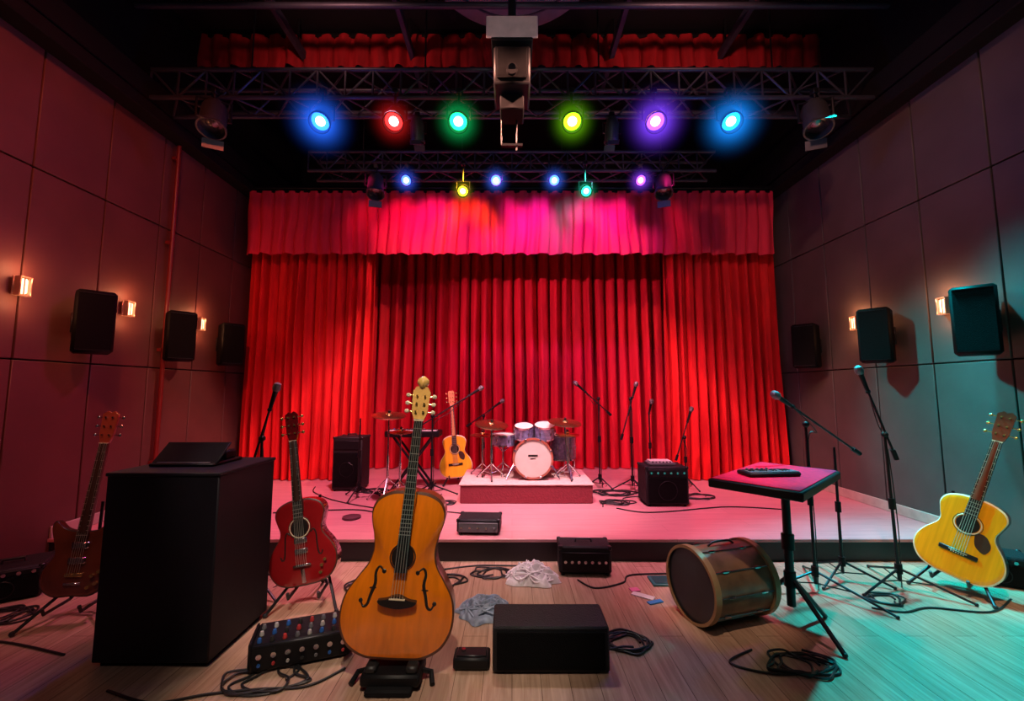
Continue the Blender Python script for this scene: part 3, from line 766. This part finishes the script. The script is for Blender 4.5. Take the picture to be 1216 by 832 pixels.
cable([(2.15, 2.65), (2.3, 2.6), (2.5, 2.65), (2.8, 2.6), (3.1, 2.75)])
cable([(.88, 4.2, SZ), (.95, 4.4, SZ), (1.15, 4.3, SZ), (1.2, 4.55, SZ), (1.9, 4.75, SZ)])
cable([(-1.3, 4.15, SZ), (-1.6, 4.3, SZ), (-1.9, 4.5, SZ), (-2.2, 4.8, SZ), (-2.3, 5.05, SZ)])

g = G(); g.lathe([(.075, 0), (.08, .006), (.078, .018), (.05, .026), (.0, .027)], (-1.42, 3.85, SZ), (0, 0, 1), mat('tambourine_brown', (.08, .03, .04)), 28, True, False); g.build('foot_pedal')
g = G(); g.box((1.08, 3.0, .008), (.28, .14, .014), mat('teal_board', (.02, .16, .17), .4), .004); g.box((1.08, 3.0, .017), (.24, .11, .004), mat('teal_board_dark', (.01, .08, .09), .3), .001); g.build('floor_pedal_board')
g = G(); g.box((.83, 2.80, .004), (.14, .05, .005), WHITE, .001, (0, 0, R(-35))); g.box((.88, 2.72, .005), (.10, .035, .007), mat('blue_label', (.03, .2, .5)), .001, (0, 0, R(20))); g.box((.80, 2.88, .005), (.06, .05, .006), mat('pink_tag', (.6, .15, .3)), .001, (0, 0, R(10))); g.build('paper_scraps')

# ------------------------------------------------------------ drum riser and kit
RUG = mat('riser_carpet_red', (.20, .016, .028), .85, bump=.4, scale=60); RUGT = mat('riser_top_pale', (.66, .42, .38), .7, scale=30)
g = G()
g.box((.145, 4.72, SZ+.09), (1.33, .78, .18), RUG, .008); g.box((.145, 4.72, SZ+.185), (1.36, .80, .014), RUGT, .004)
g.build('drum_riser')
RZ = SZ+.192
SH = mat('drum_shell_pearl', (.24, .22, .34), .2, .3, scale=30, coat=1, var=.4)
g = G()
bc = (.22, 4.50, RZ+.225); r = .205
g.lathe([(r*.97, 0), (r*.97, .34)], bc, (0, 1, 0), SH, 40)
g.lathe([(.001, -.004), (r*.95, -.004)], bc, (0, 1, 0), CREAM, 40, False, False)
for h in (0, .34): g.lathe([(r*.94, h-.016), (r*1.04, h-.016), (r*1.04, h+.016), (r*.94, h+.016)], bc, (0, 1, 0), mat('bass_hoop', (.35, .10, .06), .3, coat=.6), 40, False, False)
g.box((.22, 4.493, RZ+.255), (.10, .002, .018), EBONY); g.box((.22, 4.493, RZ+.225), (.06, .002, .008), EBONY)
for i in range(8):
    t = 2*math.pi*(i+.5)/8; x = .22+r*math.cos(t); z = bc[2]+r*math.sin(t); g.cyl((x, 4.49, z), (x, 4.86, z), .005, STEEL, n=6); g.box((x, 4.485, z), (.022, .012, .022), STEEL, .003)
for q in (-1, 1): g.tube([(.22+q*.19, 4.6, RZ+.17), (.22+q*.28, 4.50, RZ+.012)], .008, STEEL, 8)
def tom(c, r, h, tilt=0.0, legs=False):
    ax = Vector((0, -math.sin(tilt), math.cos(tilt)))
    g.lathe([(r, 0), (r, h)], c, ax, SH, 32); c = Vector(c)
    g.lathe([(.001, h+.003), (r*.95, h+.003)], c, ax, CREAM, 32, False, False)
    for hh in (.004, h): g.lathe([(r*.97, hh-.008), (r*1.05, hh-.008), (r*1.05, hh+.01), (r*.97, hh+.01)], c, ax, STEEL, 32, False, False)
    q = Vector((0, 0, 1)).rotation_difference(ax)
    for i in range(6):
        t = i*math.pi/3; p = c+q @ Vector((r*1.02*math.cos(t), r*1.02*math.sin(t), 0)); g.cyl(p, p+ax*h, .004, STEEL, n=6); g.box(p+ax*h*.5, (.016, .016, .035), STEEL, .003)
    if legs:
        for i in range(3):
            t = i*2*math.pi/3+.5; x = c.x+(r+.02)*math.cos(t); y = c.y+(r+.02)*math.sin(t); g.cyl((x, y, RZ), (x, y, c.z+h*.7), .006, STEEL, n=6)
tom((.13, 4.74, RZ+.42), .105, .13, .3); tom((.36, 4.74, RZ+.42), .115, .14, .3)
g.cyl((.24, 4.68, RZ+.4), (.24, 4.70, RZ+.56), .012, STEEL); g.cyl((.16, 4.70, RZ+.50), (.33, 4.70, RZ+.50), .008, STEEL)
tom((.58, 4.88, RZ+.16), .14, .26, 0, True)
tom((-.10, 4.80, RZ+.33), .13, .11, .05); g.cyl((-.10, 4.8, RZ+.05), (-.10, 4.8, RZ+.33), .010, STEEL)
for k in range(3):
    a = k*2.09+.4; g.cyl((-.10, 4.8, RZ+.14), (-.10+.15*math.cos(a), 4.8+.15*math.sin(a), RZ+.006), .007, STEEL, n=6); g.cyl((-.1, 4.8, RZ+.25), (-.10+.12*math.cos(a), 4.8+.12*math.sin(a), RZ+.34), .006, STEEL, n=6)
def cymbal(G_, c, r, tilt, basez, foot=.2, hh=False, by=None, bx=None):
    ax = Vector((math.sin(tilt)*.4, -math.sin(tilt), math.cos(tilt))); c = Vector(c)
    prof = [(r, 0), (r*.98, .002), (r*.6, .012), (r*.22, .018), (r*.18, .030), (.006, .036)]
    G_.lathe(prof, c, ax, BRASS, 36, False, True); G_.lathe([(r, -.0005), (r*.3, .014), (.006, .02)], c, ax, BRASS, 36, False, False)
    if hh: G_.lathe([(r, -.006), (r*.6, -.018), (r*.2, -.022), (.006, -.036)], c, ax, BRASS, 36, False, True)
    b = Vector((c.x if bx is None else bx, c.y if by is None else by, basez))
    G_.cyl(c+ax*.06, c-ax*.02, .006, STEEL, n=8); G_.cyl(c+ax*.035, c+ax*.05, .014, BLACK, n=10)
    G_.cyl((b.x, b.y, basez+.06), c-ax*.02, .009, STEEL, n=8); G_.cyl((b.x, b.y, basez+.2), Vector((b.x, b.y, basez+.06)).lerp(c, .5), .014, STEEL, n=10)
    for k in range(3):
        a = k*2.094+.6; f = (b.x+foot*math.cos(a), b.y+foot*math.sin(a), basez+.011)
        G_.cyl((b.x, b.y, basez+foot*.95), f, .0075, STEEL, n=6); G_.cyl((b.x, b.y, basez+.06), Vector((b.x, b.y, basez+foot*.95)).lerp(Vector(f), .55), .005, STEEL, n=6); G_.sph(f, .011, RUBBER, 6)
cymbal(g, (-.22, 4.58, .93), .18, .22, RZ, .17); cymbal(g, (.57, 4.60, .95), .18, .20, RZ, .17, bx=.6); cymbal(g, (.60, 4.64, .82), .13, .05, RZ, .14, True, bx=.62)
cymbal(g, (-.33, 4.78, .80), .14, .02, RZ, .14, True)
g.lathe([(.13, 0), (.15, .02), (.15, .07), (.12, .09)], (.2, 5.0, RZ+.33), (0, 0, 1), BLACK, 24); g.cyl((.2, 5.0, RZ+.0), (.2, 5.0, RZ+.34), .014, STEEL)
g.build('drum_kit')
g = G(); cymbal(g, (-1.26, 4.36, 1.04), .17, .18, SZ, .26); cymbal(g, (-1.17, 4.50, .86), .13, .03, SZ, .2, True); g.build('cymbal_stand')
g = G(); kx, ky, kz = -1.14, 4.98, .80
g.box((kx, ky, kz), (.62, .26, .07), BLACK, .01); g.box((kx, ky-.07, kz+.037), (.56, .10, .01), WHITE, .002)
for i in range(26):
    if i % 7 not in (2, 6): g.box((kx-.27+i*.0215, ky-.05, kz+.046), (.010, .06, .012), EBONY)
for i in range(8): g.cyl((kx-.25+i*.05, ky+.06, kz+.035), (kx-.25+i*.05, ky+.06, kz+.05), .009, PC[i % 5], n=8)
for q in (-.2, .2):
    g.cyl((kx-.22, ky+q*.4, SZ+.02), (kx+.22, ky+q*.4, kz-.035), .014, DSTEEL); g.cyl((kx+.22, ky+q*.4, SZ+.02), (kx-.22, ky+q*.4, kz-.035), .014, DSTEEL)
for q in (-.22, .22): g.cyl((kx+q, ky-.2, SZ+.016), (kx+q, ky+.2, SZ+.016), .014, DSTEEL)
g.build('electronic_keyboard')

# ------------------------------------------------------------ lighting
W = bpy.data.worlds.new('World'); scene.world = W; W.use_nodes = True
W.node_tree.nodes['Background'].inputs[0].default_value = (.4, .35, .6, 1); W.node_tree.nodes['Background'].inputs[1].default_value = .02
spot('curtain_key_lamp', (.9, 2.8, 4.3), (-2.7, 5.45, 1.5), (1, .40, .28), 760, 44, .9, .04)
spot('curtain_key_lamp', (-.9, 2.8, 4.3), (2.8, 5.45, 1.5), (1, .40, .28), 760, 44, .9, .04)
spot('backdrop_key_lamp', (-3.1, 1.4, 3.4), (.9, 6.3, 1.7), (1, .26, .45), 1250, 40, .9, .04)
spot('backdrop_key_lamp', (2.6, .4, 3.9), (-.9, 6.3, 1.7), (1, .20, .45), 260, 36, .9, .04)
spot('stage_wash_lamp', (-1.1, 3.35, 3.9), (-1.5, 4.6, .17), (1, .32, .46), 880, 74, .9, .10)
spot('stage_wash_lamp', (1.1, 3.35, 3.9), (1.7, 4.6, .17), (1, .30, .46), 880, 74, .9, .10)
spot('stage_wash_lamp', (.1, 2.75, 3.8), (.1, 4.3, .3), (1, .78, .80), 720, 42, .9, .10)
spot('floor_wash_lamp', (-.1, 3.45, 3.80), (-.05, 2.45, 0), (1, .82, .78), 1700, 50, 1., .07)
spot('floor_wash_lamp', (-1.6, 3.4, 3.85), (-1.7, 1.9, 0), (1, .45, .26), 60, 60, 1., .07)
spot('teal_wash_lamp', (2.8, 3.40, 3.80), (2.75, 2.2, 0), (.0, .50, .60), 2100, 58, .8, .07)
spot('teal_wash_lamp', (2.0, 3.45, 3.70), (2.3, 1.4, 0), (.0, .50, .62), 420, 42, .9, .07)
spot('teal_wash_lamp', (1.2, 4.3, 3.7), (3.55, 3.0, .50), (.0, .50, .52), 1700, 44, 1., .1)
spot('magenta_wash_lamp', (-1.3, .8, 4.6), (-3.5, 3.4, 2.3), (1, .14, .07), 360, 70, 1., .1)
spot('magenta_wash_lamp', (-1.2, 3.45, 3.85), (-3.5, 2.6, .6), (1, .05, .40), 110, 60, 1., .1)
spot('pink_wash_lamp', (1.0, .8, 4.6), (3.5, 4.4, 3.2), (1, .42, .34), 240, 44, 1., .1)
spot('guitar_accent_fill', (.8, .4, 4.2), (2.88, 2.72, .60), (1, .66, .36), 580, 14, .5, .05)  # added warm fill keeping the guitar amber
spot('guitar_accent_fill', (-.9, .2, 4.4), (-1.25, 2.6, .5), (1, .70, .62), 360, 17, .6, .05)
spot('guitar_accent_fill', (-1.6, .2, 4.2), (-2.46, 2.45, .75), (1, .52, .40), 120, 18, .6, .05)  # added fill lifting the dark guitar
spot('cello_accent_fill', (-.2, -.2, 4.3), (-.5, 2.0, .6), (1, .80, .62), 500, 26, .7, .05)  # added camera-side fill on the cello front
spot('table_accent_fill', (1.4, 1.7, 3.9), (1.5, 2.44, .82), (1, .45, .6), 230, 14, .6, .05)  # added pink fill offsetting the teal on the cloth
spot('drum_accent_lamp', (.4, .8, 3.6), (1.2, 2.55, .25), (1, .66, .45), 230, 14, .7, .05)
spot('panel_accent_lamp', (0, 1.6, 3.6), (0, 3.15, 4.25), (.9, .75, .8), 18, 24, .6, .05)
for q in (-1, 1): spot('border_wash_fill', (q*1.7, 2.7, 4.55), (q*1.7, 4.35, 5.05), (1, .4, .35), 55, 95, 1, .05)  # added spots brightening the border curtain
def area(name, loc, tgt, col, p, sx, sy):
    l = bpy.data.lights.new(name, 'AREA'); l.shape = 'RECTANGLE'; l.size = sx; l.size_y = sy; l.color = col; l.energy = p
    o = bpy.data.objects.new(name, l); scene.collection.objects.link(o); o.location = loc; o.rotation_euler = (Vector(tgt)-Vector(loc)).to_track_quat('-Z', 'Y').to_euler()
area('front_fill', (-.3, -1.2, 4.2), (-.3, 2.6, .5), (1, .80, .78), 12, 2.5, .6)  # added fill for object fronts, not a fitting of the room
scene.view_settings.view_transform = 'Standard'
scene.view_settings.look = 'None'

cam = bpy.data.cameras.new('camera'); co = bpy.data.objects.new('camera', cam); scene.collection.objects.link(co)
co.location = (0, 0, 1.3); co.rotation_euler = (R(90+5.37), 0, 0); cam.lens = 36*500/1216; cam.sensor_width = 36
cam.clip_start = .02; scene.camera = co
